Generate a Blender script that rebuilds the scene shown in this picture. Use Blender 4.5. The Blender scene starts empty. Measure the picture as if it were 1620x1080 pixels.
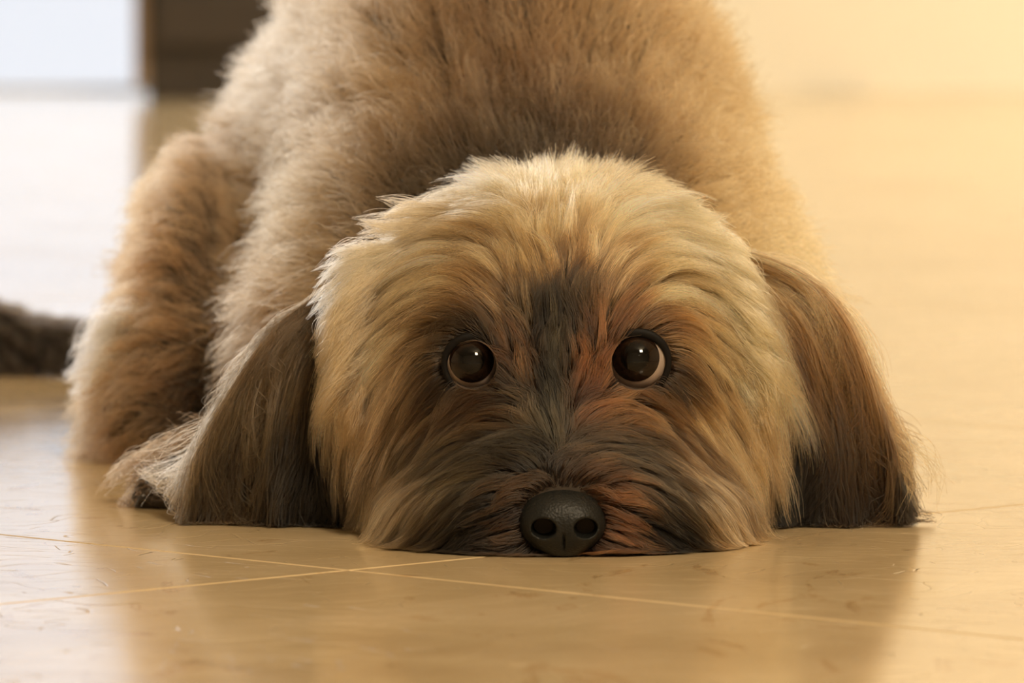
import bpy, bmesh, math, random
import numpy as np
from mathutils import Vector, Matrix, kdtree

rng = np.random.default_rng(7)
random.seed(7)
scene = bpy.context.scene
COL = scene.collection

# ------------------------------------------------------------------ camera
F = 10500.0            # focal length in pixels of the 1620 x 1080 frame
D = 2.19               # distance camera -> dog's nose
PITCH = math.atan(690.0 / F)
CAM = np.array([0.0, -D, 0.2150])
cam_data = bpy.data.cameras.new('camera')
cam = bpy.data.objects.new('camera', cam_data)
COL.objects.link(cam)
cam_data.sensor_width = 36.0
cam_data.lens = 36.0 * F / 1620.0
cam.location = CAM
cam.rotation_euler = (math.pi / 2 - PITCH, 0, 0)
cam_data.dof.use_dof = True
cam_data.dof.focus_distance = D + 0.035
cam_data.dof.aperture_fstop = 18.0
cam_data.clip_start = 0.05
cam_data.clip_end = 60
scene.camera = cam

# ------------------------------------------------------------------ world, lights, exposure
world = bpy.data.worlds.new('world')
scene.world = world
world.use_nodes = True
bg = world.node_tree.nodes['Background']
bg.inputs['Color'].default_value = (0.88, 0.92, 1.0, 1)
bg.inputs['Strength'].default_value = 1.05

def area(name, loc, target, size, size_y, power, color):
    l = bpy.data.lights.new(name, 'AREA')
    l.shape = 'RECTANGLE'; l.size = size; l.size_y = size_y
    l.energy = power; l.color = color
    o = bpy.data.objects.new(name, l)
    COL.objects.link(o)
    o.location = loc
    o.rotation_euler = (Vector(target) - Vector(loc)).to_track_quat('-Z', 'Y').to_euler()
    return o

# daylight behind the glazed door, warm lamps under the ceiling
area('daylight', (-2.33, 5.75, 1.30), (-2.33, 0, 1.30), 3.8, 2.6, 13, (0.74, 0.86, 1.0))
area('ceiling_lamp_light', (0.9, -2.7, 2.40), (0.1, 0.1, 0.05), 0.6, 0.6, 124, (1.0, 0.80, 0.54))
area('ceiling_lamp_light', (2.5, 3.3, 2.50), (2.2, 4.9, 0.4), 1.2, 1.2, 165, (1.0, 0.92, 0.77))
sl = bpy.data.lights.new('sun', 'SUN'); sl.energy = .85; sl.color = (1, .96, .90); sl.angle = math.radians(4)
so = bpy.data.objects.new('sun', sl); COL.objects.link(so); so.location = (-2, 6.5, 3)
so.rotation_euler = Vector((1.5, -5.1, -1.15)).to_track_quat('-Z', 'Y').to_euler()
pl = bpy.data.lights.new('bulb_light', 'POINT'); pl.energy = 1.6; pl.color = (1, .85, .65); pl.shadow_soft_size = .025
po = bpy.data.objects.new('bulb_light', pl); COL.objects.link(po); po.location = (0.35, -2.6, 1.25)

scene.view_settings.view_transform = 'Standard'
scene.view_settings.look = 'None'
scene.view_settings.gamma = 1.0
scene.view_settings.exposure = 0.0
scene.cycles.max_bounces = 10
scene.cycles.diffuse_bounces = 4
scene.cycles.glossy_bounces = 6
scene.cycles.transmission_bounces = 8
scene.cycles.transparent_max_bounces = 16
scene.cycles.sample_clamp_indirect = 4.0

def P(px, py, Y):
    """world point at depth Y (metres behind the nose) seen in the direction of a photo pixel"""
    a = (px - 810.0) / F
    b = (540.0 - py) / F
    c, s = math.cos(PITCH), math.sin(PITCH)
    dx, dy, dz = a, c + b * s, -s + b * c
    t = (Y - CAM[1]) / dy
    return np.array([CAM[0] + t * dx, Y, CAM[2] + t * dz])
def S(Y):
    return (Y + D) / F     # metres per pixel at depth Y
def to_px(p):
    """photo coordinates of world points: only used as a chart for the coat pattern laid out on the head"""
    c, s = math.cos(PITCH), math.sin(PITCH)
    q = p - CAM
    depth = q[:, 1] * c - q[:, 2] * s
    up = q[:, 1] * s + q[:, 2] * c
    return 810 + F * q[:, 0] / depth, 540 - F * up / depth

# ------------------------------------------------------------------ helpers
def lin(r, g, b):
    def f(c):
        c /= 255.0
        return c / 12.92 if c <= .04045 else ((c + .055) / 1.055) ** 2.4
    return (f(r), f(g), f(b))

def deep(r, g, b, p=.60, k=1.90):
    c = lin(r, g, b); L = .3 * c[0] + .6 * c[1] + .1 * c[2]
    return tuple(k * L ** p * (.88 * v + .12 * L) for v in c)

def mat(name, color, rough=.5, **kw):
    m = bpy.data.materials.new(name); m.use_nodes = True
    b = m.node_tree.nodes['Principled BSDF']
    b.inputs['Base Color'].default_value = (*color, 1)
    b.inputs['Roughness'].default_value = rough
    for k, v in kw.items():
        b.inputs[k].default_value = v
    return m

def noise_color(m, c1, c2, scale=(8, 8, 8), detail=6, bump=0.0, coords='Object', lo=.3, hi=.7):
    nt = m.node_tree; b = nt.nodes['Principled BSDF']
    tc = nt.nodes.new('ShaderNodeTexCoord'); mp = nt.nodes.new('ShaderNodeMapping')
    mp.inputs['Scale'].default_value = scale
    n = nt.nodes.new('ShaderNodeTexNoise'); n.inputs['Detail'].default_value = detail; n.inputs['Scale'].default_value = 1
    r = nt.nodes.new('ShaderNodeValToRGB')
    r.color_ramp.elements[0].color = (*c1, 1); r.color_ramp.elements[1].color = (*c2, 1)
    r.color_ramp.elements[0].position = lo; r.color_ramp.elements[1].position = hi
    nt.links.new(tc.outputs[coords], mp.inputs[0]); nt.links.new(mp.outputs[0], n.inputs['Vector'])
    nt.links.new(n.outputs['Fac'], r.inputs[0]); nt.links.new(r.outputs[0], b.inputs['Base Color'])
    if bump:
        bp = nt.nodes.new('ShaderNodeBump'); bp.inputs['Strength'].default_value = bump; bp.inputs['Distance'].default_value = .001
        nt.links.new(n.outputs['Fac'], bp.inputs['Height']); nt.links.new(bp.outputs[0], b.inputs['Normal'])
    return m

def link(name, data, material=None, parent=None, **props):
    o = bpy.data.objects.new(name, data)
    COL.objects.link(o)
    if material is not None:
        data.materials.append(material)
    if parent is not None:
        o.parent = parent
    for k, v in props.items():
        o[k] = v
    return o

def box_bm(bm, x0, x1, y0, y1, z0, z1, bevel=0.0):
    r = bmesh.ops.create_cube(bm, size=1)
    vs = r['verts']
    for v in vs:
        v.co = Vector(((x0 + x1) / 2 + v.co.x * (x1 - x0), (y0 + y1) / 2 + v.co.y * (y1 - y0), (z0 + z1) / 2 + v.co.z * (z1 - z0)))
    if bevel:
        es = list({e for v in vs for e in v.link_edges})
        bmesh.ops.bevel(bm, geom=es, offset=bevel, segments=2, affect='EDGES', profile=.6)

def box(name, dims, material, parent=None, bevel=0.0, **props):
    bm = bmesh.new(); box_bm(bm, *dims, bevel=bevel)
    me = bpy.data.meshes.new(name); bm.to_mesh(me); bm.free()
    return link(name, me, material, parent, **props)

def mesh_from(name, V, Fc, smooth=True):
    me = bpy.data.meshes.new(name)
    me.from_pydata([tuple(map(float, v)) for v in V], [], [tuple(map(int, f)) for f in Fc])
    me.update()
    if smooth:
        me.shade_smooth()
    return me

# ------------------------------------------------------------------ signed distance shapes + surface nets
class SDF:
    def __init__(s, k=.008):
        s.items = []; s.k = k; s.cuts = []
    def ell(s, c, r, rot=None):
        s.items.append(('e', np.array(c, float), np.array(r, float), None if rot is None else np.array(rot, float)))
    def cone(s, a, b, ra, rb):
        s.items.append(('c', np.array(a, float), np.array(b, float), (ra, rb)))
    def cut(s, c, r, k=.002):
        s.cuts.append((np.array(c, float), np.array(r, float), k))
    @staticmethod
    def _e(p, c, r, rot):
        q = p - c
        if rot is not None:
            q = q @ rot
        k0 = np.linalg.norm(q / r, axis=-1); k1 = np.linalg.norm(q / r ** 2, axis=-1) + 1e-9
        return k0 * (k0 - 1) / k1
    def __call__(s, p):
        acc = 0
        for it in s.items:
            if it[0] == 'e':
                d = s._e(p, it[1], it[2], it[3])
            else:
                a, b, (ra, rb) = it[1], it[2], it[3]
                ab = b - a
                t = np.clip(((p - a) @ ab) / (ab @ ab), 0, 1)
                d = np.linalg.norm(p - a - t[..., None] * ab, axis=-1) - (ra + (rb - ra) * t)
            acc = acc + np.exp(-np.clip(d / s.k, -30, 60))
        out = -s.k * np.log(acc + 1e-30)
        for c, r, k in s.cuts:
            d = -s._e(p, c, r, None)
            h = np.clip(.5 + .5 * (d - out) / k, 0, 1)
            out = out + (d - out) * h + k * h * (1 - h)
        return out
    def grad(s, p, e=.0006):
        g = np.stack([s(p + np.eye(3)[i] * e) - s(p - np.eye(3)[i] * e) for i in range(3)], -1)
        return g / (np.linalg.norm(g, axis=-1, keepdims=True) + 1e-9)

def surface_nets(f, lo, hi, h):
    lo = np.array(lo, float); n = np.ceil((np.array(hi) - lo) / h).astype(int) + 1
    ax = [lo[i] + h * np.arange(n[i]) for i in range(3)]
    G = np.stack(np.meshgrid(*ax, indexing='ij'), -1)
    val = f(G.reshape(-1, 3)).reshape(n)
    ins = val < 0
    m = n - 1
    mixed = np.zeros(m, bool); first = ins[:-1, :-1, :-1]
    for dx in (0, 1):
        for dy in (0, 1):
            for dz in (0, 1):
                mixed |= ins[dx:dx + m[0], dy:dy + m[1], dz:dz + m[2]] != first
    idx = -np.ones(m, int); cells = np.argwhere(mixed)
    idx[tuple(cells.T)] = np.arange(len(cells))
    V = lo + (cells + .5) * h
    for _ in range(6):
        d = f(V); g = f.grad(V)
        V = V - np.clip(d, -h, h)[:, None] * g
    quads = []
    for a in range(3):
        b, c = (a + 1) % 3, (a + 2) % 3
        sl0 = [slice(None)] * 3; sl1 = [slice(None)] * 3
        sl0[a] = slice(0, -1); sl1[a] = slice(1, None)
        A = ins[tuple(sl0)]; B = ins[tuple(sl1)]
        e = np.argwhere(A != B)
        e = e[(e[:, b] > 0) & (e[:, c] > 0) & (e[:, b] < n[b] - 1) & (e[:, c] < n[c] - 1)]
        o = []
        for db, dc in ((-1, -1), (0, -1), (0, 0), (-1, 0)):
            q = e.copy(); q[:, b] += db; q[:, c] += dc
            o.append(idx[tuple(q.T)])
        o = np.stack(o, -1)
        flip = ~A[tuple(e.T)]
        o[flip] = o[flip][:, ::-1]
        quads.append(o)
    Q = np.concatenate(quads)
    Q = Q[(Q >= 0).all(1)]
    return V, Q

def sample_mesh(V, Q, N, weight=None):
    T = np.concatenate([Q[:, [0, 1, 2]], Q[:, [0, 2, 3]]])
    a, b, c = V[T[:, 0]], V[T[:, 1]], V[T[:, 2]]
    w = np.linalg.norm(np.cross(b - a, c - a), axis=1)
    if weight is not None:
        w = w * weight((a + b + c) / 3)
    t = rng.choice(len(T), N, p=w / w.sum())
    u, v = rng.random(N), rng.random(N)
    k = u + v > 1; u[k], v[k] = 1 - u[k], 1 - v[k]
    return a[t] + (b[t] - a[t]) * u[:, None] + (c[t] - a[t]) * v[:, None]

# ------------------------------------------------------------------ hair
def hair_material(name, rough=.38, radial=.5):
    m = bpy.data.materials.new(name); m.use_nodes = True
    nt = m.node_tree; nt.nodes.clear()
    out = nt.nodes.new('ShaderNodeOutputMaterial')
    h = nt.nodes.new('ShaderNodeBsdfHairPrincipled')
    h.model = 'CHIANG'; h.parametrization = 'COLOR'
    h.inputs['Roughness'].default_value = rough
    h.inputs['Radial Roughness'].default_value = radial
    at = nt.nodes.new('ShaderNodeAttribute'); at.attribute_name = 'coat_color'
    nt.links.new(at.outputs['Color'], h.inputs['Color'])
    nt.links.new(h.outputs[0], out.inputs['Surface'])
    return m

def make_hair(name, pts, color, r0, r1, material, parent, **props):
    """pts N,M,3 ; color N,3 or N,M,3"""
    N, M = pts.shape[:2]
    cd = bpy.data.hair_curves.new(name)
    cd.add_curves([M] * N)
    cd.attributes['position'].data.foreach_set('vector', pts.astype(np.float32).ravel())
    rad = cd.attributes.get('radius') or cd.attributes.new('radius', 'FLOAT', 'POINT')
    t = np.linspace(0, 1, M)
    prof = r0 * (1 - t ** 2.2) + r1 * t ** 2.2
    R = np.tile(prof, (N, 1)) * (.75 + .5 * rng.random((N, 1)))
    rad.data.foreach_set('value', R.astype(np.float32).ravel())
    if color.ndim == 2:
        color = np.repeat(color[:, None, :], M, 1)
    c = np.concatenate([np.clip(color, .002, .95), np.ones((N, M, 1))], -1)
    ca = cd.attributes.new('coat_color', 'FLOAT_COLOR', 'POINT')
    ca.data.foreach_set('color', c.astype(np.float32).ravel())
    return link(name, cd, material, parent, **props)

def unit(v):
    return v / (np.linalg.norm(v, axis=-1, keepdims=True) + 1e-9)

def grow(root, f, field, length, lift, M=9, gravity=.0, wob=.0, gap=.0015, floor=.0006):
    """comb hairs over the surface of f; field(p)->direction; length, lift per hair"""
    N = len(root); p = root.copy(); out = [p.copy()]
    n = f.grad(p)
    jit = rng.normal(size=(N, 3)) * wob
    for i in range(M - 1):
        t = i / (M - 1)
        d = field(p)
        d = unit(d - (d * n).sum(-1, keepdims=True) * n * .8)
        v = unit(d + n * (lift[:, None] * (1 - t) ** 1.2) + jit + np.array([0, 0, -gravity * t]))
        p = p + v * (length / (M - 1))[:, None]
        dist = f(p); n = f.grad(p)
        need = gap + .003 * t
        push = np.clip(need - dist, 0, .02)
        p = p + n * push[:, None]
        low = p[:, 2] < floor
        p[low, 2] = floor + rng.random(low.sum()) * .0006
        out.append(p.copy())
    return np.stack(out, 1)

def shorten(pts, lo):
    """end every hair somewhere between lo and the full length of its lock"""
    N, M = pts.shape[:2]
    u = np.linspace(0, 1, M)[None, :] * (lo + (1 - lo) * rng.random((N, 1)) ** .8) * (M - 1)
    i = np.minimum(u.astype(int), M - 2); f = (u - i)[..., None]
    n = np.arange(N)[:, None]
    return pts[n, i] * (1 - f) + pts[n, i + 1] * f

def clump(pts, guides, strength, power=1.3, frizz=0.0, trim=1.0):
    kd = kdtree.KDTree(len(guides))
    for i, g in enumerate(guides[:, 0]):
        kd.insert(g, i)
    kd.balance()
    ix = np.array([kd.find(r)[1] for r in pts[:, 0]])
    M = pts.shape[1]; t = (np.linspace(0, 1, M) ** power)[None, :, None]
    s = strength if np.ndim(strength) == 0 else strength[:, None, None]
    target = guides[ix]
    res = pts + (target - pts) * t * s
    if frizz:
        a = rng.normal(size=(len(pts), 1, 3)); b = rng.normal(size=(len(pts), 1, 3)); ph = rng.random((len(pts), 1, 1)) * 6
        tt = np.linspace(0, 1, M)[None, :, None]
        res = res + frizz * (a * np.sin(tt * 5 + ph) + b * np.sin(tt * 9 + ph)) * tt
    return (shorten(res, trim) if trim < 1 else res), ix

def bez(ctrl, t):
    """Catmull-Rom through 4+ control points, t in 0..1 (array)"""
    C = np.array(ctrl, float); n = len(C) - 1
    C = np.vstack([2 * C[0] - C[1], C, 2 * C[-1] - C[-2]])
    u = np.clip(t, 0, 1) * n; i = np.minimum(u.astype(int), n - 1); f = (u - i)[:, None]
    p0, p1, p2, p3 = C[i], C[i + 1], C[i + 2], C[i + 3]
    return .5 * (2 * p1 + (p2 - p0) * f + (2 * p0 - 5 * p1 + 4 * p2 - p3) * f ** 2 + (3 * p1 - p0 - 3 * p2 + p3) * f ** 3)

def rbf(px, py, table, sig):
    """weighted mean of table rows (x, y, values...) at px, py"""
    T = np.array(table, float)
    out = np.zeros((len(px), T.shape[1] - 2)); W = np.zeros(len(px))
    for row in T:
        d2 = (px - row[0]) ** 2 + (py - row[1]) ** 2
        w = np.exp(-d2 / (2 * sig ** 2)) + 1e-5 / (1 + d2 / 1e4) ** 2
        out += w[:, None] * row[2:]; W += w
    return out / W[:, None]

# ------------------------------------------------------------------ the room
WALL_Y = 5.51
m_wall = noise_color(mat('cream_plaster', (.8, .7, .5), .85), (.84, .77, .62), (.87, .80, .66), (2, 2, 2), 5, .15)
m_white = mat('white_paint', (.82, .83, .85), .6)
m_ceil = mat('ceiling_paint', (.8, .76, .68), .9)
m_grout = noise_color(mat('tan_grout', (.3, .22, .12), .8), (.22, .15, .08), (.32, .23, .13), (60, 60, 60), 3)

def tile_material():
    m = mat('polished_stone', (.5, .4, .25), .13)
    nt = m.node_tree; b = nt.nodes['Principled BSDF']
    b.inputs['IOR'].default_value = 1.30
    L = nt.links.new
    geo = nt.nodes.new('ShaderNodeNewGeometry')
    def noise(scale, detail, rough=.55, dist=0.0):
        mp = nt.nodes.new('ShaderNodeMapping'); mp.inputs['Scale'].default_value = scale
        mp.inputs['Rotation'].default_value = (0, 0, .12)
        n = nt.nodes.new('ShaderNodeTexNoise'); n.inputs['Scale'].default_value = 1
        n.inputs['Detail'].default_value = detail; n.inputs['Roughness'].default_value = rough
        n.inputs['Distortion'].default_value = dist
        L(geo.outputs['Position'], mp.inputs[0]); L(mp.outputs[0], n.inputs['Vector'])
        return n
    def ramp(src, stops):
        r = nt.nodes.new('ShaderNodeValToRGB')
        e = r.color_ramp.elements
        e[0].position, e[0].color = stops[0][0], (*stops[0][1], 1)
        e[1].position, e[1].color = stops[-1][0], (*stops[-1][1], 1)
        for s in stops[1:-1]:
            q = e.new(s[0]); q.color = (*s[1], 1)
        L(src, r.inputs[0]); return r
    base = ramp(noise((6, 5, 5), 7, .6, 1.2).outputs['Fac'], [(.3, (.46, .34, .19)), (.5, (.57, .44, .26)), (.72, (.67, .53, .34))])
    vein = ramp(noise((22, 9, 9), 5, .6, 2.5).outputs['Fac'], [(.60, (1, 1, 1)), (.66, (.80, .70, .58)), (.71, (1, 1, 1))])
    mx = nt.nodes.new('ShaderNodeMix'); mx.data_type = 'RGBA'; mx.blend_type = 'MULTIPLY'; mx.inputs['Factor'].default_value = .95
    L(base.outputs[0], mx.inputs['A']); L(vein.outputs[0], mx.inputs['B']); L(mx.outputs['Result'], b.inputs['Base Color'])
    rr = nt.nodes.new('ShaderNodeMapRange'); rr.inputs['To Min'].default_value = .07; rr.inputs['To Max'].default_value = .19
    L(noise((14, 14, 14), 6, .7).outputs['Fac'], rr.inputs[0]); L(rr.outputs[0], b.inputs['Roughness'])
    # fine scratches in the polish
    v = nt.nodes.new('ShaderNodeTexVoronoi'); v.feature = 'DISTANCE_TO_EDGE'
    mp = nt.nodes.new('ShaderNodeMapping'); mp.inputs['Scale'].default_value = (5, 17, 5); mp.inputs['Rotation'].default_value = (0, 0, .5)
    nz = noise((5, 5, 5), 2); add = nt.nodes.new('ShaderNodeVectorMath'); add.operation = 'MULTIPLY_ADD'
    L(nz.outputs['Color'], add.inputs[0]); add.inputs[1].default_value = (.25, .25, .25); L(geo.outputs['Position'], add.inputs[2])
    L(add.outputs[0], mp.inputs[0]); L(mp.outputs[0], v.inputs['Vector'])
    sc = nt.nodes.new('ShaderNodeMapRange'); sc.inputs['From Max'].default_value = .012; sc.inputs['To Min'].default_value = -1.0; sc.inputs['To Max'].default_value = 0
    L(v.outputs['Distance'], sc.inputs[0])
    fine = noise((30, 30, 30), 8, .7)
    ad = nt.nodes.new('ShaderNodeMath'); ad.operation = 'MULTIPLY_ADD'; ad.inputs[1].default_value = .35
    L(fine.outputs['Fac'], ad.inputs[0]); L(sc.outputs[0], ad.inputs[2])
    bp = nt.nodes.new('ShaderNodeBump'); bp.inputs['Strength'].default_value = .25; bp.inputs['Distance'].default_value = .0006
    L(ad.outputs[0], bp.inputs['Height']); L(bp.outputs[0], b.inputs['Normal'])
    return m
m_tile = tile_material()

X0, X1, Y0, Y1 = -4.4, 3.6, -4.0, WALL_Y
floor = box('floor', (X0, X1, Y0, Y1 + .1, -.12, -.0016), m_grout, kind='structure')
T = .6; G = .0013
bm = bmesh.new()
box_bm(bm, -T / 2 + G / 2, T / 2 - G / 2, -T / 2 + G / 2, T / 2 - G / 2, -.008, 0)
bmesh.ops.bevel(bm, geom=[e for e in bm.edges if e.verts[0].co.z > -.001 and e.verts[1].co.z > -.001], offset=.0006, segments=1, affect='EDGES')
tile_me = bpy.data.meshes.new('tile'); bm.to_mesh(tile_me); bm.free(); tile_me.materials.append(m_tile)
r2 = math.sqrt(2)
for i in range(-16, 17):
    for j in range(-16, 17):
        sB = 1.477 + (i + .5) * T; sA = 1.552 + (j + .5) * T     # (x+d)/sqrt2 , (d-x)/sqrt2
        d = (sA + sB) / r2; x = (sB - sA) / r2
        y = d - D
        # tiles the photo can plausibly see, plus a margin on each side
        if abs(x) > .9 + max(d, 0) * .42 or y < -2.6 or y > WALL_Y + .3 or x < X0 + .3:
            continue
        o = bpy.data.objects.new('tile', tile_me); COL.objects.link(o)
        o.location = (x, y, 0); o.rotation_euler = (0, 0, math.pi / 4); o.parent = floor

# back wall: cream plaster, with a wide glazed door on the left
WX = P(235, 145, WALL_Y)[0]
box('wall_back', (WX, X1, WALL_Y, WALL_Y + .12, 0, 2.7), m_wall, kind='structure')
box('wall_back', (X0, WX, WALL_Y, WALL_Y + .12, 2.45, 2.7), m_wall, kind='structure')
box('wall_right', (X1, X1 + .1, Y0, Y1 + .12, 0, 2.7), m_wall, kind='structure')
box('wall_left', (X0 - .1, X0, Y0, Y1 + .12, 0, 2.7), m_wall, kind='structure')
box('wall_front', (X0, X1, Y0 - .1, Y0, 0, 2.7), m_wall, kind='structure')
box('ceiling', (X0, X1, Y0, Y1 + .12, 2.7, 2.8), m_ceil, kind='structure')
door = box('door_1', (X0, WX, WALL_Y + .01, WALL_Y + .09, 0, .004), m_white, kind='structure')
m_glass = bpy.data.materials.new('clear_glass'); m_glass.use_nodes = True
gn = m_glass.node_tree; gn.nodes.clear()
go = gn.nodes.new('ShaderNodeOutputMaterial'); gm = gn.nodes.new('ShaderNodeMixShader'); gm.inputs[0].default_value = .06
gt = gn.nodes.new('ShaderNodeBsdfTransparent'); gg_ = gn.nodes.new('ShaderNodeBsdfGlossy'); gg_.inputs['Roughness'].default_value = .0
gn.links.new(gt.outputs[0], gm.inputs[1]); gn.links.new(gg_.outputs[0], gm.inputs[2]); gn.links.new(gm.outputs[0], go.inputs[0])
for k in range(3):
    xa = X0 + k * (WX - X0) / 3; xb = X0 + (k + 1) * (WX - X0) / 3
    box('door_frame', (xa, xa + .05, WALL_Y + .012, WALL_Y + .088, .004, 2.45), m_white, door, .004)
    box('glass_pane', (xa + .05, xb - .01, WALL_Y + .045, WALL_Y + .051, .004, 2.45), m_glass, door)

# dark cabinet against the back wall
m_dark = noise_color(mat('dark_stained_wood', (.03, .02, .01), .45), (.020, .014, .009), (.040, .027, .017), (3, 3, 40), 4)
m_brown = noise_color(mat('brown_wood', (.2, .13, .08), .45), (.26, .18, .12), (.36, .26, .18), (3, 3, 40), 4)
cab = bpy.data.objects.new('cabinet', None); COL.objects.link(cab)
cab['label'] = 'dark brown wooden cabinet with a paler left post by the bright glazed door'; cab['category'] = 'cabinet'
cab.location = (WX + .35, WALL_Y - .2, 0)
cw = P(262, 145, WALL_Y)[0]
def cbox(name, d, m, par=cab, bevel=.003):
    return box(name, (d[0] - cab.location.x, d[1] - cab.location.x, d[2] - cab.location.y, d[3] - cab.location.y, d[4], d[5]), m, par, bevel)
cy0, cy1 = WALL_Y - .40, WALL_Y - .02
pst = cbox('post', (WX + .005, cw, cy0 + .02, cy1, .015, .86), m_brown); pst['label'] = 'paler brown corner post'
cbox('carcass', (cw, WX + .50, cy0 + .02, cy1, 0, .84), m_dark)
cbox('top', (WX - .01, WX + .52, cy0 - .01, cy1, .86, .885), m_dark)
for k in range(2):
    d = cbox('door', (cw + .01 + k * .225, cw + .225 + k * .225, cy0, cy0 + .018, .06, .83), m_dark)
    cbox('knob', (cw + .195 + k * .05, cw + .21 + k * .05, cy0 - .02, cy0 - .001, .44, .47), m_brown, d, .002)

# ------------------------------------------------------------------ the dog's body: one continuous surface
B = SDF(.010)
def E(px, py, Y, rx, ry, rY):
    s = S(Y); B.ell(P(px, py, Y), (rx * s, rY, ry * s))
# head
E(882, 550, .110, 270, 180, .068)       # skull
E(892, 440, .125, 150, 100, .060)       # crown
E(885, 612, .098, 284, 168, .060)       # cheeks
E(800, 492, .072, 70, 42, .022)         # brow ridges
E(965, 490, .072, 70, 42, .022)
E(888, 770, .055, 128, 92, .050)        # muzzle
E(889, 690, .066, 70, 75, .034)         # bridge
E(812, 812, .040, 88, 60, .036)         # lip pads
E(965, 812, .040, 88, 60, .036)
E(745, 825, .048, 105, 46, .032)       # moustache
E(1035, 825, .048, 105, 46, .032)
import copy
HEAD = copy.deepcopy(B)
# neck, chest, shoulders
E(870, 540, .235, 280, 230, .09)
E(838, 460, .32, 368, 335, .13)
E(640, 560, .30, 215, 195, .11)
E(1060, 560, .30, 205, 190, .11)
# back and rump
E(822, 270, .43, 325, 385, .15)
E(545, 285, .59, 155, 195, .11)       # flank and hip
E(768, 170, .55, 292, 400, .15)
E(770, 420, .50, 420, 280, .14)
# left thigh, hock and hind paw (the photo's left)
E(315, 440, .50, 72, 185, .10)
E(315, 570, .44, 95, 110, .08)
E(290, 655, .40, 88, 62, .06)
B.cone(P(330, 600, .42), P(255, 678, .38), .024, .015)
# right thigh, hidden for the most part
E(1110, 520, .50, 130, 190, .12)
# forelegs
B.cone(P(560, 760, .24), P(330, 775, .19), .020, .011)
B.cone(P(330, 775, .19), P(252, 787, .178), .010, .008)
B.cone(P(1180, 700, .24), P(1250, 775, .17), .020, .012)
EYES = [dict(c=(748, 573), ic=(745, 568), ir=35, er=39, Y=.068),
        dict(c=(1008, 570), ic=(1004, 563), ir=37.5, er=43, Y=.068)]
for e in EYES:
    ys = np.linspace(-.02, .12, 281)
    dd = B(np.array([P(*e['c'], y_) for y_ in ys]))
    e['Y'] = float(ys[np.argmax(dd < 0)]) + .0070
    e['R'] = (e['er'] + 5) * S(e['Y']); e['w'] = P(*e['c'], e['Y'])
for e in EYES:
    B.cut(e['w'], (e['R'] * 1.04,) * 3, .0015)
    B.cut(e['w'] - np.array([0, e['R'] * .8, 0]), (e['R'] * .98, e['R'], e['R'] * .98), .002)
V, Q = surface_nets(B, (-.26, -.02, -.004), (.24, .74, .42), .0045)
V[:, 2] = np.maximum(V[:, 2], .0004)
m_skin = mat('dark_undercoat', (.026, .018, .011), .9)
dog = link('dog', mesh_from('dog', V, Q), m_skin,
           label='shaggy brown and cream dog lying with its chin flat on the polished floor', category='dog')

# ------------------------------------------------------------------ eyes
m_sclera = mat('eye_white', (.34, .27, .23), .15)
m_iris = noise_color(mat('dark_brown_iris', (.03, .015, .008), .05, **{'IOR': 1.38}), (.004, .002, .0015), (.016, .008, .004), (900, 900, 900), 4)
m_pupil = mat('pupil_black', (.0015, .0015, .0015), .03, **{'IOR': 1.38})
m_lid = mat('dark_eyelid_skin', (.004, .003, .0025), .6, **{'IOR': 1.25})
def cap_mesh(name, c, axis, R, ang, ring=40, rows=12, inner=0.0):
    axis = unit(np.array(axis)); a = unit(np.cross(axis, [0, 0, 1])); b = np.cross(axis, a)
    Vv = [c + axis * R]; Fc = []
    for i in range(1, rows + 1):
        th = ang * i / rows
        for j in range(ring):
            ph = 2 * math.pi * j / ring
            Vv.append(c + R * (axis * math.cos(th) + math.sin(th) * (a * math.cos(ph) + b * math.sin(ph))))
    for j in range(ring):
        Fc.append((0, 1 + (j + 1) % ring, 1 + j))
    for i in range(rows - 1):
        for j in range(ring):
            p0 = 1 + i * ring + j; p1 = 1 + i * ring + (j + 1) % ring
            Fc.append((p0, p1, p1 + ring, p0 + ring))
    return mesh_from(name, Vv, Fc)
for e in EYES:
    s = S(e['Y']); R = (e['er'] + 5) * s
    c = e['w']
    tgt = P(*e['ic'], e['Y'] - R)                 # where the iris centre shows
    ax = unit(tgt - c + np.array([0, -.0001, 0]))
    eye = link('eye', cap_mesh('eye', c, ax, R, math.pi * .98, 48, 28), m_sclera, dog)
    link('iris', cap_mesh('iris', c, ax, R * 1.012, math.asin(e['ir'] / (e['er'] + 5)), 48, 14), m_iris, eye)
    link('pupil', cap_mesh('pupil', c, ax, R * 1.018, math.asin(.60 * e['ir'] / (e['er'] + 5)), 40, 8), m_pupil, eye)
    # eyelid: a closed almond ring of skin hugging the ball
    Vv, Fc = [], []
    n1, n2 = 56, 12
    for i in range(n1):
        ph = 2 * math.pi * i / n1
        rx, rz = (e['er'] + 6) * s, (e['er'] + (3 if math.sin(ph) > 0 else 8)) * s
        cx, cz = rx * math.cos(ph), rz * math.sin(ph)
        rad = math.hypot(cx, cz)
        yb = -math.sqrt(max((R * 1.06) ** 2 - min(rad * .86, R) ** 2, 0))
        tr = (5 + 2.5 * max(math.sin(ph), 0)) * s
        for j in range(n2):
            q = 2 * math.pi * j / n2
            k = (rad + tr * math.cos(q)) / rad
            Vv.append(c + np.array([cx * k, yb + .0006 + tr * .55 * math.sin(q), cz * k]))
    for i in range(n1):
        for j in range(n2):
            Fc.append((i * n2 + j, i * n2 + (j + 1) % n2, ((i + 1) % n1) * n2 + (j + 1) % n2, ((i + 1) % n1) * n2 + j))
    link('eyelid', mesh_from('eyelid', Vv, Fc), m_lid, eye)

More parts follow.
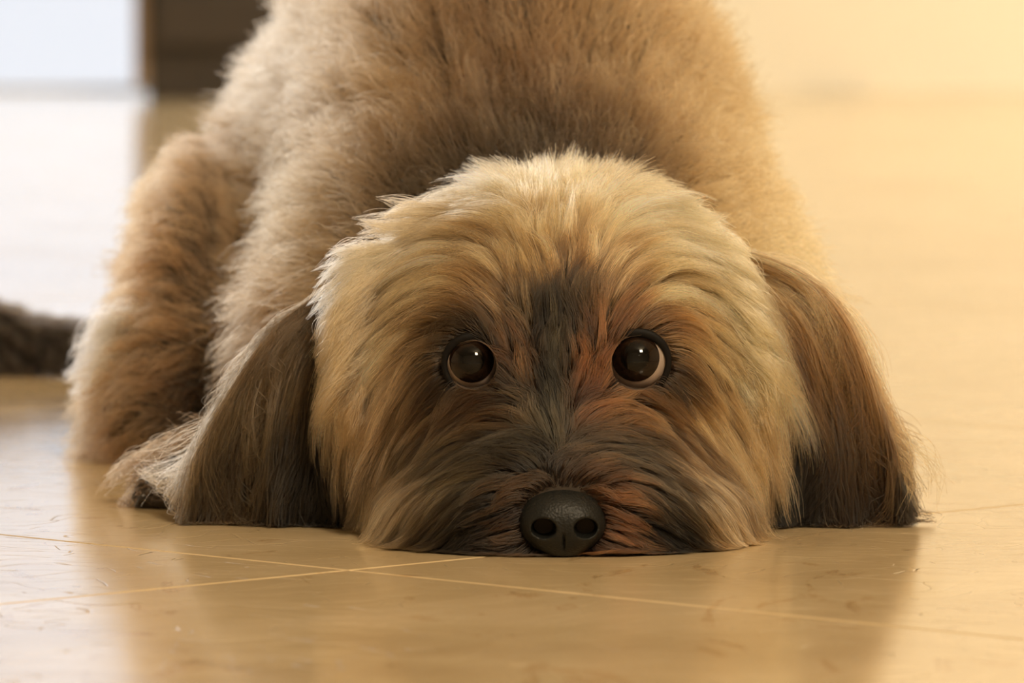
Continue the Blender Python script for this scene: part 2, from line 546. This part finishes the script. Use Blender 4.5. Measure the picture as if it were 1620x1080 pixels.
# ------------------------------------------------------------------ nose
NS = SDF(.0028)
s0 = S(0)
def nE(px, py, Y, rx, ry, rY): NS.ell(P(px, py, Y - .008), (rx * s0, rY, ry * s0))
nE(890, 805, .012, 67, 39, .015)
nE(860, 828, .008, 36, 34, .012)
nE(920, 828, .008, 36, 34, .012)
nE(890, 850, .010, 34, 32, .011)
NS.cut(P(860, 836, -.012), (20 * s0, .011, 16 * s0), .0008)
NS.cut(P(927, 836, -.012), (19 * s0, .011, 16 * s0), .0008)
NS.cut(P(892, 868, -.014), (2.2 * s0, .005, 24 * s0), .0008)
nv, nq = surface_nets(NS, (-.006, -.020, .0002), (.042, .026, .034), .0006)
m_nose = mat('wet_black_nose', (.008, .0085, .0075), .5, **{'IOR': 1.35})
nt = m_nose.node_tree
vo = nt.nodes.new('ShaderNodeTexVoronoi'); vo.inputs['Scale'].default_value = 1100
tcn = nt.nodes.new('ShaderNodeTexCoord'); nt.links.new(tcn.outputs['Object'], vo.inputs['Vector'])
bpn = nt.nodes.new('ShaderNodeBump'); bpn.inputs['Strength'].default_value = .5; bpn.inputs['Distance'].default_value = .0003
nt.links.new(vo.outputs['Distance'], bpn.inputs['Height']); nt.links.new(bpn.outputs[0], nt.nodes['Principled BSDF'].inputs['Normal'])
nose = link('nose', mesh_from('nose', nv, nq), m_nose, dog)

# ------------------------------------------------------------------ head fur
HX = 885
DIR = [(885, 400, 0, -1), (885, 300, 0, -1), (885, 235, 0, -1), (810, 400, -.35, -1), (800, 270, -.35, -1), (720, 320, -.85, -.6),
       (740, 420, -.8, -.6), (640, 360, -1, -.1), (560, 400, -1, .35), (520, 440, -.8, .7), (650, 450, -1, .05), (580, 500, -.8, .6),
       (530, 570, -.65, .75), (810, 480, -.3, -1), (745, 500, -.8, -.55), (680, 520, -1, .15), (640, 580, -.7, .8), (600, 640, -.7, .8),
       (550, 690, -.35, .95), (885, 520, 0, -1), (885, 600, 0, -1), (830, 560, -.15, -1), (822, 620, -.4, -.7), (750, 640, -.9, .35),
       (680, 660, -.75, .7), (885, 680, 0, -1), (885, 745, 0, -1), (845, 700, -.8, -.5), (800, 670, -1, 0), (740, 690, -1, .2),
       (680, 730, -.85, .55), (620, 780, -.6, .8), (830, 755, -1, -.15), (770, 765, -1, .25), (700, 800, -.8, .6), (640, 840, -.6, .75),
       (800, 830, -.9, .25), (740, 850, -.9, .35), (650, 870, -.8, .3), (850, 880, -.6, .3)]
DIR = DIR + [(2 * HX - a, b, -c, d) for a, b, c, d in DIR if a != HX]
# x, y, length mm, lift
LEN = [(885, 330, 14, .4), (750, 370, 22, .36), (1020, 370, 22, .36), (885, 420, 20, .32), (720, 400, 36, .42), (1050, 400, 36, .42),
       (600, 420, 42, .45), (1160, 420, 40, .45), (590, 560, 38, .8), (1180, 560, 38, .8), (600, 680, 36, .8), (1170, 680, 38, .8), (620, 800, 28, .4), (1150, 800, 30, .4),
       (885, 480, 17, .3), (800, 490, 18, .35), (970, 490, 18, .35), (740, 500, 20, .4), (1020, 500, 20, .4), (885, 580, 10, .2),
       (830, 570, 8, .2), (940, 570, 8, .2), (670, 560, 18, .3), (1090, 560, 18, .3), (750, 640, 12, .2), (1010, 640, 12, .2),
       (885, 660, 11, .3), (885, 730, 9, .35), (800, 680, 22, .4), (970, 680, 22, .4), (700, 700, 32, .4), (1080, 700, 32, .4),
       (820, 760, 9, .3), (955, 760, 9, .3), (800, 820, 7, .3), (985, 820, 7, .3), (750, 790, 24, .35), (1030, 790, 24, .35),
       (660, 800, 34, .4), (1110, 800, 34, .4), (760, 860, 16, .25), (1010, 860, 16, .25), (640, 860, 24, .3), (1130, 860, 24, .3)]
# coat pattern: x, y, sRGB
COLR = [(860, 250, 205, 172, 120), (760, 290, 196, 160, 108), (960, 280, 212, 172, 116), (1050, 310, 214, 176, 120), (680, 340, 186, 152, 106),
        (880, 330, 202, 158, 102), (1000, 350, 212, 162, 104), (1120, 380, 214, 174, 116), (600, 380, 186, 154, 112), (780, 370, 186, 146, 94),
        (900, 400, 160, 116, 68), (830, 420, 150, 114, 68), (980, 410, 196, 148, 92), (1080, 440, 222, 176, 112), (540, 440, 200, 170, 128),
        (640, 440, 196, 158, 108), (730, 430, 166, 124, 78), (740, 380, 184, 146, 98), (1180, 460, 218, 174, 116),
        (870, 470, 66, 56, 36), (820, 480, 84, 66, 40), (930, 480, 74, 58, 34), (760, 470, 120, 88, 52), (1000, 470, 130, 88, 48),
        (880, 540, 56, 54, 42), (870, 600, 60, 58, 46), (885, 650, 58, 54, 42), (820, 530, 99, 59, 23), (822, 570, 92, 54, 20),
        (945, 510, 116, 64, 23), (945, 570, 129, 69, 22), (975, 500, 135, 73, 23), (940, 620, 116, 66, 25), (820, 620, 80, 64, 42),
        (700, 510, 112, 84, 50), (1080, 520, 186, 128, 70), (660, 560, 84, 66, 42), (1070, 590, 92, 59, 23), (1110, 560, 160, 112, 62), (700, 640, 96, 68, 42),
        (760, 640, 110, 74, 42), (1000, 650, 135, 85, 34), (1060, 660, 120, 80, 36), (600, 520, 200, 160, 112), (560, 600, 198, 158, 112),
        (600, 620, 182, 142, 98), (570, 700, 166, 130, 90), (640, 680, 104, 78, 50), (1150, 560, 216, 170, 108), (1200, 620, 216, 170, 110),
        (1140, 660, 200, 152, 96), (1190, 720, 180, 138, 90), (1100, 720, 150, 112, 70), (620, 760, 118, 94, 64), (700, 720, 72, 60, 42),
        (780, 690, 74, 64, 46), (860, 700, 70, 62, 46), (930, 700, 84, 66, 44), (1000, 690, 66, 58, 40), (1060, 700, 74, 60, 42), (890, 750, 108, 64, 28),
        (850, 760, 80, 52, 25), (940, 760, 121, 72, 27), (800, 780, 86, 54, 23), (800, 830, 80, 49, 22), (985, 790, 137, 78, 26), (985, 830, 131, 73, 25),
        (960, 868, 116, 66, 26), (820, 870, 66, 48, 32), (740, 800, 46, 40, 30), (740, 850, 36, 30, 22), (670, 780, 96, 82, 60), (640, 840, 110, 92, 68),
        (600, 840, 158, 134, 100), (1050, 800, 48, 42, 30), (1080, 850, 40, 34, 24), (1120, 790, 98, 80, 54), (1160, 840, 142, 112, 76), (700, 870, 46, 40, 30)]
COLR = COLR + [(800, 462, 70, 56, 36), (850, 440, 84, 66, 40), (905, 440, 90, 70, 42), (950, 455, 72, 56, 34), (900, 500, 50, 44, 30), (850, 505, 52, 46, 30), (1010, 440, 120, 86, 50), (760, 445, 116, 88, 54), (700, 500, 84, 64, 40), (655, 540, 88, 66, 42), (700, 645, 66, 50, 33), (650, 640, 84, 64, 42), (640, 700, 86, 68, 46), (545, 790, 60, 48, 34), (885, 650, 44, 42, 32), (870, 570, 44, 43, 33),
  (702, 570, 26, 21, 15), (748, 628, 34, 27, 19), (795, 606, 40, 31, 21), (748, 512, 44, 33, 21), (706, 530, 40, 31, 20), (690, 600, 40, 32, 22), (1010, 634, 56, 38, 22), (1062, 600, 44, 31, 18), (1090, 622, 56, 40, 24), (1010, 508, 81, 51, 21), (1055, 530, 60, 42, 24),
  (885, 712, 60, 50, 35), (860, 735, 66, 52, 34), (915, 735, 74, 54, 34), (660, 740, 60, 50, 36), (1110, 740, 90, 68, 42), (780, 720, 52, 45, 32), (1000, 720, 60, 50, 35), (720, 770, 70, 60, 42), (1060, 760, 84, 66, 42), (700, 830, 34, 29, 21), (1090, 820, 44, 35, 24), (640, 870, 66, 54, 38),
  (985, 868, 60, 42, 26), (930, 880, 40, 28, 18)]
COLR = [(a, b, *deep(c, d, e)) for a, b, c, d, e in COLR]

def head_field(p):
    x, y = to_px(p)
    d = rbf(x, y, DIR, 42)
    return np.stack([d[:, 0], np.full(len(x), .15), -d[:, 1]], -1)

def is_head(c):
    x, y = to_px(c)
    return (HEAD(c) < .0035) & (c[:, 2] > .001) & (y < 900)

def eye_avoid(pts):
    for e in EYES:
        c = e['w']; rr = (e['er'] - 1) * S(e['Y'])
        dx = pts[..., 0] - c[0]; dz = pts[..., 2] - c[2]
        r = np.hypot(dx, dz) + 1e-6
        near = (r < rr) & (pts[..., 1] < c[1] + .01)
        k = np.where(near, rr * (1 + .05 * rng.random(r.shape)) / r, 1)
        pts[..., 0] = c[0] + dx * k; pts[..., 2] = c[2] + dz * k
    # keep the nose leather bare
    c = P(890, 822, 0)
    ex, ez = 66 * s0, 56 * s0
    dx = pts[..., 0] - c[0]; dz = pts[..., 2] - c[2]
    r = np.hypot(dx / ex, dz / ez) + 1e-6
    near = (r < 1) & (pts[..., 1] < .012) & (pts[..., 2] > .001)
    k = np.where(near, (1 + .05 * rng.random(r.shape)) / r, 1)
    pts[..., 0] = c[0] + dx * k; pts[..., 2] = np.maximum(c[2] + dz * k, .0006)
    return pts

def crosses_eye(pts):
    bad = np.zeros(len(pts), bool)
    for f in (0, .33, .67):
        q = pts[:, :-1] * (1 - f) + pts[:, 1:] * f
        for e in EYES:
            c = e['w']; rr = (e['er'] - 4) * S(e['Y'])
            bad |= ((np.hypot(q[..., 0] - c[0], q[..., 2] - c[2]) < rr) & (q[..., 1] < c[1] + .01)).any(1)
    return bad & (rng.random(len(pts)) > .004)

def head_roots(N):
    w = lambda c: is_head(c) * np.where(B.grad(c)[:, 1] < .55, 1.0, .15)
    r = sample_mesh(V, Q, int(N * 1.15), w)
    ok = np.ones(len(r), bool)
    for e in EYES:
        ok &= ~((np.hypot(r[:, 0] - e['w'][0], r[:, 2] - e['w'][2]) < (e['er'] + 5) * S(e['Y'])) & (r[:, 1] < .13))
    nx, nz = r[:, 0] - P(890, 822, 0)[0], r[:, 2] - P(890, 822, 0)[2]
    ok &= ~((np.hypot(nx / (58 * s0), nz / (50 * s0)) < 1) & (r[:, 1] < .03))
    return r[ok][:N]

def head_hair(N, G):
    roots = head_roots(N); guides = head_roots(G)
    res = []
    for R_, wob in ((roots, .05), (guides, .11)):
        x, y = to_px(R_)
        ll = rbf(x, y, LEN, 45)
        L_ = ll[:, 0] * .00132 * (.65 + .6 * rng.random(len(R_)))
        res.append(grow(R_, B, head_field, L_, ll[:, 1], 10, gravity=.25, wob=wob))
    gb, ib = clump(res[1], res[1][:G // 5], .62, 1.0, .0004)
    pts, ix = clump(res[0], gb, .92 * rng.random(len(roots)) ** .3, .75, .00035, .5)
    pts = eye_avoid(pts)
    keep = ~crosses_eye(pts)
    pts, ix, roots = pts[keep], ix[keep], roots[keep]
    mid = pts[:, 6]
    x, y = to_px(mid)
    x = x + rng.normal(size=len(x)) * 8; y = y + rng.normal(size=len(y)) * 8
    c = rbf(x, y, COLR, 21)
    lum = c.mean(1, keepdims=True)
    dk = np.clip(1 - lum / .10, 0, 1)
    c = c * (1 + dk * (rng.random((len(guides), 1)) < .18)[ix] * 1.3)
    gv = rng.normal(size=(len(guides), 1)) * .46 + (rng.normal(size=(len(guides), 1)) * .32)[ib]
    c = c * np.exp(gv[ix]) * np.exp(rng.normal(size=(len(c), 1)) * .30)
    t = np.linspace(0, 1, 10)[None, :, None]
    c = c[:, None, :] * (.30 + .80 * t)  # shade between the locks put into the colour: darker roots for depth
    return pts, c

def tufts(specs, n, M, w=.0018, tip=.5):
    out = []; cc = []; t = np.linspace(0, 1, M)
    for ctrl, colr in specs:
        b_ = bez([P(*q) for q in ctrl], t)
        for _ in range(n):
            j = rng.normal(size=(len(ctrl), 3)) * w; j[-1] *= tip
            out.append(b_ + bez(j, t)); cc.append((np.array(lin(*colr)) if max(colr) > 2 else np.array(colr)) * math.exp(rng.normal() * .15))
    return np.array(out), np.repeat(np.array(cc)[:, None], M, 1)
m_hair = hair_material('dog_hair')
LOCKS = []
LT = [(522, 408, 1.0, -.1), (500, 446, .9, .25), (492, 500, .8, .5), (498, 552, .6, .7), (506, 600, .5, .8), (499, 652, .55, .8), (493, 684, .6, .7), (528, 706, .4, .9), (556, 752, .4, .9),
      (582, 792, .8, .6), (576, 828, .9, .5), (586, 858, .9, .4), (596, 872, .9, .3), (548, 730, .3, .95), (512, 630, .5, .85), (505, 575, .5, .85), (600, 330, 1, -.2), (560, 362, 1, -.1),
      (1150, 352, -1, -.1), (1190, 400, -.9, .1), (1214, 455, -.8, .35), (1230, 510, -.7, .5), (1242, 562, -.7, .6), (1262, 618, -.85, .5), (1258, 640, -.7, .6), (1240, 690, -.5, .8),
      (1228, 730, -.4, .9), (1212, 780, -.3, .95), (1196, 830, -.3, .9), (1180, 862, -.5, .7), (1225, 600, -.6, .7), (1210, 640, -.5, .8), (1128, 322, -1, -.3)]
for tx, ty, ax, ay in LT:
    for _ in range(7):
        L_ = random.uniform(90, 180); k = random.uniform(-20, 20); m = random.uniform(-10, 10)
        x0_, y0_ = tx + ax * L_ + k, ty - ay * L_ * .95 - abs(ax) * 18 + m
        xm, ym = tx + ax * L_ * .45 + k * .5, ty - ay * L_ * .55 - abs(ax) * 14 + m
        yy = .060 + .00012 * max(0, 560 - ty) + random.uniform(0, .012)
        q = rbf(np.array([(tx + xm) / 2]), np.array([(ty + ym) / 2]), COLR, 30)[0]
        LOCKS.append(([(x0_, y0_, yy + .006), (xm, ym, yy - .001), (tx + m, ty + k, min(yy + .012, .085))], tuple(q)))

pts, c = head_hair(130000, 3600)
tp, tc_ = tufts(LOCKS, 36, 10, .0017, .12)
tp = shorten(tp, .62)
tc_ = tc_ * (.62 + .45 * np.linspace(0, 1, 10))[None, :, None]  # lock roots coloured darker, as painted shade
pts = np.concatenate([pts, tp]); c = np.concatenate([c, tc_])
pts[..., 2] = np.maximum(pts[..., 2], .0006)
HAIR_W = .00008
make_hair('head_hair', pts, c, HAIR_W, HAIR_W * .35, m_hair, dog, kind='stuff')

# ------------------------------------------------------------------ body coat
BC = [(560, 60, 158, 124, 86), (460, 120, 176, 146, 112), (640, 40, 140, 104, 66), (760, 30, 128, 92, 56), (880, 40, 138, 98, 58), (1000, 40, 156, 116, 70),  # left-edge rows are paled with the window's rim light
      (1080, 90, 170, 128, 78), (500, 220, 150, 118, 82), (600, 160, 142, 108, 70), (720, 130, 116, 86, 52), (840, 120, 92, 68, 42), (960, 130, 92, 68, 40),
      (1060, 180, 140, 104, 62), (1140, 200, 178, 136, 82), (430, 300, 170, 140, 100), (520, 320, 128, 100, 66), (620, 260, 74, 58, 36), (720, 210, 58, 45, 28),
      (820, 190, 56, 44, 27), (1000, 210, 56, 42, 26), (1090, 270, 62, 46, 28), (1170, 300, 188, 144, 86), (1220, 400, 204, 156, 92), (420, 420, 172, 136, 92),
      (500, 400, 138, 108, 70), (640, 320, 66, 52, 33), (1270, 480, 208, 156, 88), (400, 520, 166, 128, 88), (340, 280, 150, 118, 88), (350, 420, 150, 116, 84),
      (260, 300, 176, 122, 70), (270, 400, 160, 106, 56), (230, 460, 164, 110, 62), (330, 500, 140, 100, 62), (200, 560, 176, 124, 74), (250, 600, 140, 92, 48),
      (290, 640, 22, 15, 9), (270, 610, 40, 27, 15), (310, 660, 30, 20, 12), (340, 620, 110, 78, 46), (220, 690, 150, 104, 58), (200, 720, 152, 110, 70), (300, 700, 80, 56, 34), (460, 600, 40, 32, 22), (260, 785, 24, 19, 14), (222, 790, 24, 19, 14), (300, 790, 20, 16, 12), (245, 768, 34, 27, 20), (330, 770, 26, 21, 15), (400, 780, 26, 22, 16),  # near-black hind-foot spots paint shade in its hollow; the forepaw itself is black
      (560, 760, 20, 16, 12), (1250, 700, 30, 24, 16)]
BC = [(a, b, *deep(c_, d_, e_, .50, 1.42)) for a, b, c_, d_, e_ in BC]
def body_w(c):
    x, y = to_px(c)
    vis = (y > -420) & (B.grad(c)[:, 1] < .75) & (c[:, 2] > .002)
    hid = (np.abs(x - 880) < 260) & (y > 420)
    return (~is_head(c)) * vis * np.where(hid, .06, 1.0)
hc = P(880, 560, .25)
def body_field(p):
    x, y = to_px(p)
    d = p - hc; d[:, 1] = 0
    d = unit(d) + np.array([0, .75, -.25])
    leg = (x < 400) & (y > 480)
    d[leg] = unit(np.stack([np.full(leg.sum(), -.8), np.full(leg.sum(), .1), np.full(leg.sum(), -.35)], -1))
    return d
def body_hair(N, G):
    roots = sample_mesh(V, Q, N, body_w); guides = sample_mesh(V, Q, G, body_w)
    res = []
    for R_, wob in ((roots, .22), (guides, .38)):
        x, y = to_px(R_)
        L_ = np.full(len(R_), .030)
        L_[(x < 400)] = .022
        L_[(y > 740)] = .007
        L_ *= (.7 + .5 * rng.random(len(R_)))
        lift = np.where(y > 740, .2, 1.1)
        res.append(grow(R_, B, body_field, L_, lift, 7, gravity=.3, wob=wob))
    pts, ix = clump(res[0], res[1], .75 * rng.random(len(roots)) ** .4, 1.0, .0014, .6)
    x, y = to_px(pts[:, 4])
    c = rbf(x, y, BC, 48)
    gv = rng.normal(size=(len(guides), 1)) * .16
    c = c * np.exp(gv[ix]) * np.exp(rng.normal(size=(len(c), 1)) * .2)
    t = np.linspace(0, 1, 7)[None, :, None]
    return pts, c[:, None, :] * (.5 + .6 * t)  # roots darkened as painted depth shading
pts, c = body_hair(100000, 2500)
RIM_WHITE = (246, 238, 226)  # backlight on the foot's spiky hair, put into its colour
tp, tc_ = tufts([([(230, 540, .40), (190, 540, .39), (150, 575, .385), (100, 598, .385)], RIM_WHITE), ([(230, 525, .40), (180, 515, .39), (140, 550, .39), (118, 580, .39)], RIM_WHITE),
                 ([(250, 510, .40), (200, 500, .39), (160, 515, .39), (140, 540, .39)], RIM_WHITE), ([(240, 590, .40), (190, 600, .385), (150, 612, .38), (112, 622, .38)], RIM_WHITE),
                 ([(240, 570, .40), (200, 570, .385), (170, 590, .38), (140, 607, .38)], RIM_WHITE), ([(300, 515, .41), (260, 500, .40), (215, 505, .395), (175, 525, .39)], RIM_WHITE),
                 ([(250, 640, .40), (200, 640, .385), (175, 665, .38), (165, 690, .38)], (190, 150, 110)), ([(250, 680, .39), (210, 680, .375), (185, 705, .37), (172, 728, .37)], (196, 160, 122))], 150, 7, .0032, .4)
tp = shorten(tp, .6)
pts = np.concatenate([pts, tp]); c = np.concatenate([c, tc_])
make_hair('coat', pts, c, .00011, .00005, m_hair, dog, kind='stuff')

# ------------------------------------------------------------------ ears: a leather flap under long hair
EARS = [
    dict(us=[0, .3, .6, .85, 1], cols=[
        [(640, 470, 0.121), (545, 560, 0.110), (560, 700, 0.110), (585, 834, 0.110)],
        [(640, 440, 0.121), (510, 560, 0.110), (490, 710, 0.110), (480, 836, 0.110)],
        [(630, 420, 0.124), (470, 540, 0.110), (415, 690, 0.110), (385, 830, 0.114)],
        [(615, 400, 0.128), (445, 530, 0.110), (350, 680, 0.116), (320, 822, 0.126)],
        [(600, 390, 0.132), (425, 540, 0.126), (362, 655, 0.136), (268, 752, 0.146)]],
        col=[(520, 420, 150, 122, 88), (460, 500, 118, 92, 64), (500, 560, 86, 68, 46), (420, 600, 116, 92, 64), (520, 640, 42, 34, 24), (380, 680, 120, 98, 70),
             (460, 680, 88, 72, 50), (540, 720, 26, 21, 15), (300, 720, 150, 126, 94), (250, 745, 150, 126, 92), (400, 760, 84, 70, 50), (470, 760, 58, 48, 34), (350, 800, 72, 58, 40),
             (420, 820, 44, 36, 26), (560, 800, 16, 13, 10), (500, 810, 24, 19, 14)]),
    dict(us=[0, .3, .6, .85, 1], cols=[
        [(1120, 450, 0.121), (1215, 540, 0.110), (1225, 700, 0.110), (1195, 834, 0.110)],
        [(1110, 420, 0.121), (1250, 530, 0.110), (1290, 690, 0.110), (1280, 834, 0.110)],
        [(1100, 395, 0.124), (1265, 480, 0.110), (1345, 680, 0.110), (1365, 828, 0.110)],
        [(1100, 372, 0.128), (1280, 460, 0.110), (1380, 670, 0.110), (1420, 818, 0.116)],
        [(1095, 355, 0.132), (1290, 460, 0.124), (1370, 620, 0.124), (1432, 790, 0.124)]],
        col=[(1180, 380, 190, 145, 92), (1230, 420, 186, 138, 84), (1210, 500, 176, 132, 80), (1280, 480, 190, 140, 84), (1280, 560, 172, 120, 68), (1320, 560, 176, 124, 70),
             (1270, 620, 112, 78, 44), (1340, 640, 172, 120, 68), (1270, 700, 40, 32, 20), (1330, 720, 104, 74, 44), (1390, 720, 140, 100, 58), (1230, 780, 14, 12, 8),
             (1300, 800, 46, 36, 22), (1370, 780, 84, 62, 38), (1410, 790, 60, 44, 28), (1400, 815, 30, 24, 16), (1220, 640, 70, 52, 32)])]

def ear_surface(ear, u, v):
    us = np.array(ear['us']); W = np.array([[P(*q) for q in cpts] for cpts in ear['cols']])
    curves = np.stack([bez(Wc, v) for Wc in W])                       # K, N, 3
    i = np.clip(np.searchsorted(us, u, side='right') - 1, 0, len(us) - 2)
    f = ((u - us[i]) / (us[i + 1] - us[i]))[:, None]
    f = f
    n = np.arange(len(u))
    p = curves[i, n] * (1 - f) + curves[i + 1, n] * f
    w = np.clip(v, 0, 1)
    p[:, 1] += .0035 * np.sin(u * 17 + v * 3) * w
    p[:, 0] += .0022 * np.sin(u * 13 + v * 6 + 1) * w
    return p

def ear_hair(ear, side, N, G):
    def gen(n, lenj, wob):
        u = .5 + .5 * np.abs(rng.random(n) * 2 - 1) ** .8 * np.sign(rng.random(n) - .56); u = np.where(u > .8, .8 + (u - .8) * rng.random(n), u); v0 = rng.random(n) ** 1.25 * .86
        ln = (.30 + .35 * rng.random(n)) * lenj
        du = rng.normal(size=n) * wob
        depth = rng.random(n)
        M = 13; out = []
        for k in range(M):
            t = k / (M - 1)
            v = np.clip(v0 + ln * t, 0, 1.02)
            uu = np.clip(u + du * t, -.14, 1.10)
            p = ear_surface(ear, uu, v)
            lay = (.0015 + .010 * np.sin(np.pi * np.clip(t * .8 + .1, 0, 1))) * (depth * 2 - .6)
            p[:, 1] -= lay
            p[:, 0] += side * lay * .4 * (uu > .6)
            out.append(p)
        return np.stack(out, 1)
    pts = gen(N, 1.0, .07); gd = gen(G, 1.1, .14)
    # wandering waviness of the locks
    M = gd.shape[1]; t = np.linspace(0, 1, M)[None, :, None]
    gd = gd + .0070 * rng.normal(size=(G, 1, 3)) * np.sin(t * 4 + rng.random((G, 1, 1)) * 6) * t
    pts, ix = clump(pts, gd, .85 * rng.random(N) ** .5, .9, .0009)
    pts[..., 2] = np.maximum(pts[..., 2], .0005 + .0010 * rng.random(pts.shape[:2]))
    x, y = to_px(pts[:, 8]); c = rbf(x, y, [(a, b, *deep(*k, .5, 1.25)) for a, b, *k in ear['col']], 34)
    gv = rng.normal(size=(G, 1)) * .62
    c = c * np.exp(gv[ix]) * np.exp(rng.normal(size=(N, 1)) * .28)
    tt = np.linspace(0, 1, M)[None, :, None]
    return pts, c[:, None, :] * (.75 + .35 * tt)  # slight painted shade towards the roots

WISPS = [[[(470, 560, .10), (380, 660, .11), (300, 720, .12), (215, 742, .125)], [(480, 560, .10), (400, 660, .10), (330, 715, .11), (250, 757, .12)],
          [(450, 540, .11), (370, 640, .11), (290, 690, .12), (225, 735, .13)]],
         [[(1310, 520, .10), (1390, 650, .105), (1462, 712, .108), (1486, 768, .11)], [(1320, 540, .10), (1400, 670, .104), (1470, 735, .106), (1470, 775, .11)],
          [(1300, 520, .10), (1400, 700, .10), (1440, 760, .10), (1430, 800, .10)], [(1290, 540, .095), (1370, 660, .10), (1425, 715, .10), (1450, 770, .10)]]]
def wisps(k, n):
    out = []; t = np.linspace(0, 1, 13)
    for w in WISPS[k]:
        base = bez([P(*q) for q in w], t)
        for _ in range(n):
            j = rng.normal(size=(4, 3)) * .0030
            out.append(base + bez(j, t) * (.3 + t[:, None]))
    return np.array(out)

m_leather = mat('ear_leather', (.04, .026, .016), .8)
for side, ear in ((-1, EARS[0]), (1, EARS[1])):
    nu, nv_ = 14, 20
    Vv = []
    for sgn in (1, -1):
        for i in range(nu):
            u = np.full(nv_, .06 + .74 * i / (nu - 1)); v = np.linspace(.02, .93, nv_)
            p = ear_surface(ear, u, v)
            edge = abs(math.sin(math.pi * i / (nu - 1))) ** .5
            p[:, 1] += .004 - sgn * .0028 * edge * np.abs(np.sin(np.pi * np.linspace(0, 1, nv_))) ** .5
            p[:, 2] = np.maximum(p[:, 2], .001)
            Vv.append(p)
    Vv = np.concatenate(Vv); Fc = []
    for k in range(2):
        o = k * nu * nv_
        for i in range(nu - 1):
            for j in range(nv_ - 1):
                q = (o + i * nv_ + j, o + (i + 1) * nv_ + j, o + (i + 1) * nv_ + j + 1, o + i * nv_ + j + 1)
                Fc.append(q if k == 0 else q[::-1])
    er = link('ear', mesh_from('ear', Vv, Fc), m_leather, dog)
    pts, c = ear_hair(ear, side, 30000, 420)
    ws = wisps(0 if side < 0 else 1, 11)
    pts = np.concatenate([pts, ws]); wc = np.array(lin(*((120, 98, 72) if side < 0 else (150, 118, 72))))
    c = np.concatenate([c, np.tile(wc, (len(ws), 13, 1)) * np.exp(rng.normal(size=(len(ws), 1, 1)) * .25)])
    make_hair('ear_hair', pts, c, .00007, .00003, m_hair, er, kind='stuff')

# ------------------------------------------------------------------ claws of the forepaw on the left
m_claw = mat('dark_horn_claw', (.03, .025, .022), .25)
for (px, py, Y, r) in ((216, 778, .176, 8), (232, 781, .170, 8), (222, 790, .168, 8)):
    bm = bmesh.new()
    s = S(Y); base = P(px + 12, py - 2, Y); tip = P(px - 9, py + 14, Y - .002)
    prev = None; rings = []
    for k in range(7):
        t = k / 6; c_ = base + (tip - base) * t + np.array([0, 0, .0022 * math.sin(math.pi * t)])
        rr = r * s * (1 - t) ** .6 + .0001
        rings.append([bm.verts.new(c_ + rr * np.array([0, math.cos(a), math.sin(a)]) * [1, .8, 1]) for a in np.linspace(0, 2 * math.pi, 10, endpoint=False)])
    for a_, b_ in zip(rings, rings[1:]):
        for j in range(10):
            bm.faces.new((a_[j], a_[(j + 1) % 10], b_[(j + 1) % 10], b_[j]))
    bm.faces.new(rings[0][::-1]); bm.faces.new(rings[-1])
    me = bpy.data.meshes.new('claw'); bm.to_mesh(me); bm.free(); me.shade_smooth()
    link('claw', me, m_claw, dog)

# ------------------------------------------------------------------ black shaggy rug roll beyond the hind paw
RG = SDF(.008)
ry = .84
a = P(-420, 548, ry + .05); b = P(205, 562, ry)
RG.cone(a, b, .0155, .0115)
RG.cone(P(-300, 520, ry + .05), P(-20, 535, ry + .02), .014, .010)
rv, rq = surface_nets(RG, (-.46, ry - .06, 0.0), (-.12, ry + .12, .06), .003)
m_rug = mat('black_rug_backing', (.012, .010, .009), .9)
rug = link('rug', mesh_from('rug', rv, rq), m_rug, label="low roll of black shaggy rug on the bright floor beyond the dog's hind paw", category='rug')
def rug_field(p):
    return np.tile(np.array([.5, 0, -.4]), (len(p), 1))
rr_ = sample_mesh(rv, rq, 9000); gg = sample_mesh(rv, rq, 500)
h1 = grow(rr_, RG, rug_field, .012 * (.6 + .6 * rng.random(len(rr_))), np.full(len(rr_), 1.2), 6, .2, .3)
h2 = grow(gg, RG, rug_field, .013 * (.6 + .6 * rng.random(len(gg))), np.full(len(gg), 1.2), 6, .2, .3)
pts, ix = clump(h1, h2, .7, 1.0, .001)
c = np.tile(np.array(lin(46, 40, 36)), (len(pts), 1)) * np.exp(rng.normal(size=(len(pts), 1)) * .3)
make_hair('pile', pts, c, .00012, .00006, m_hair, rug, kind='stuff')
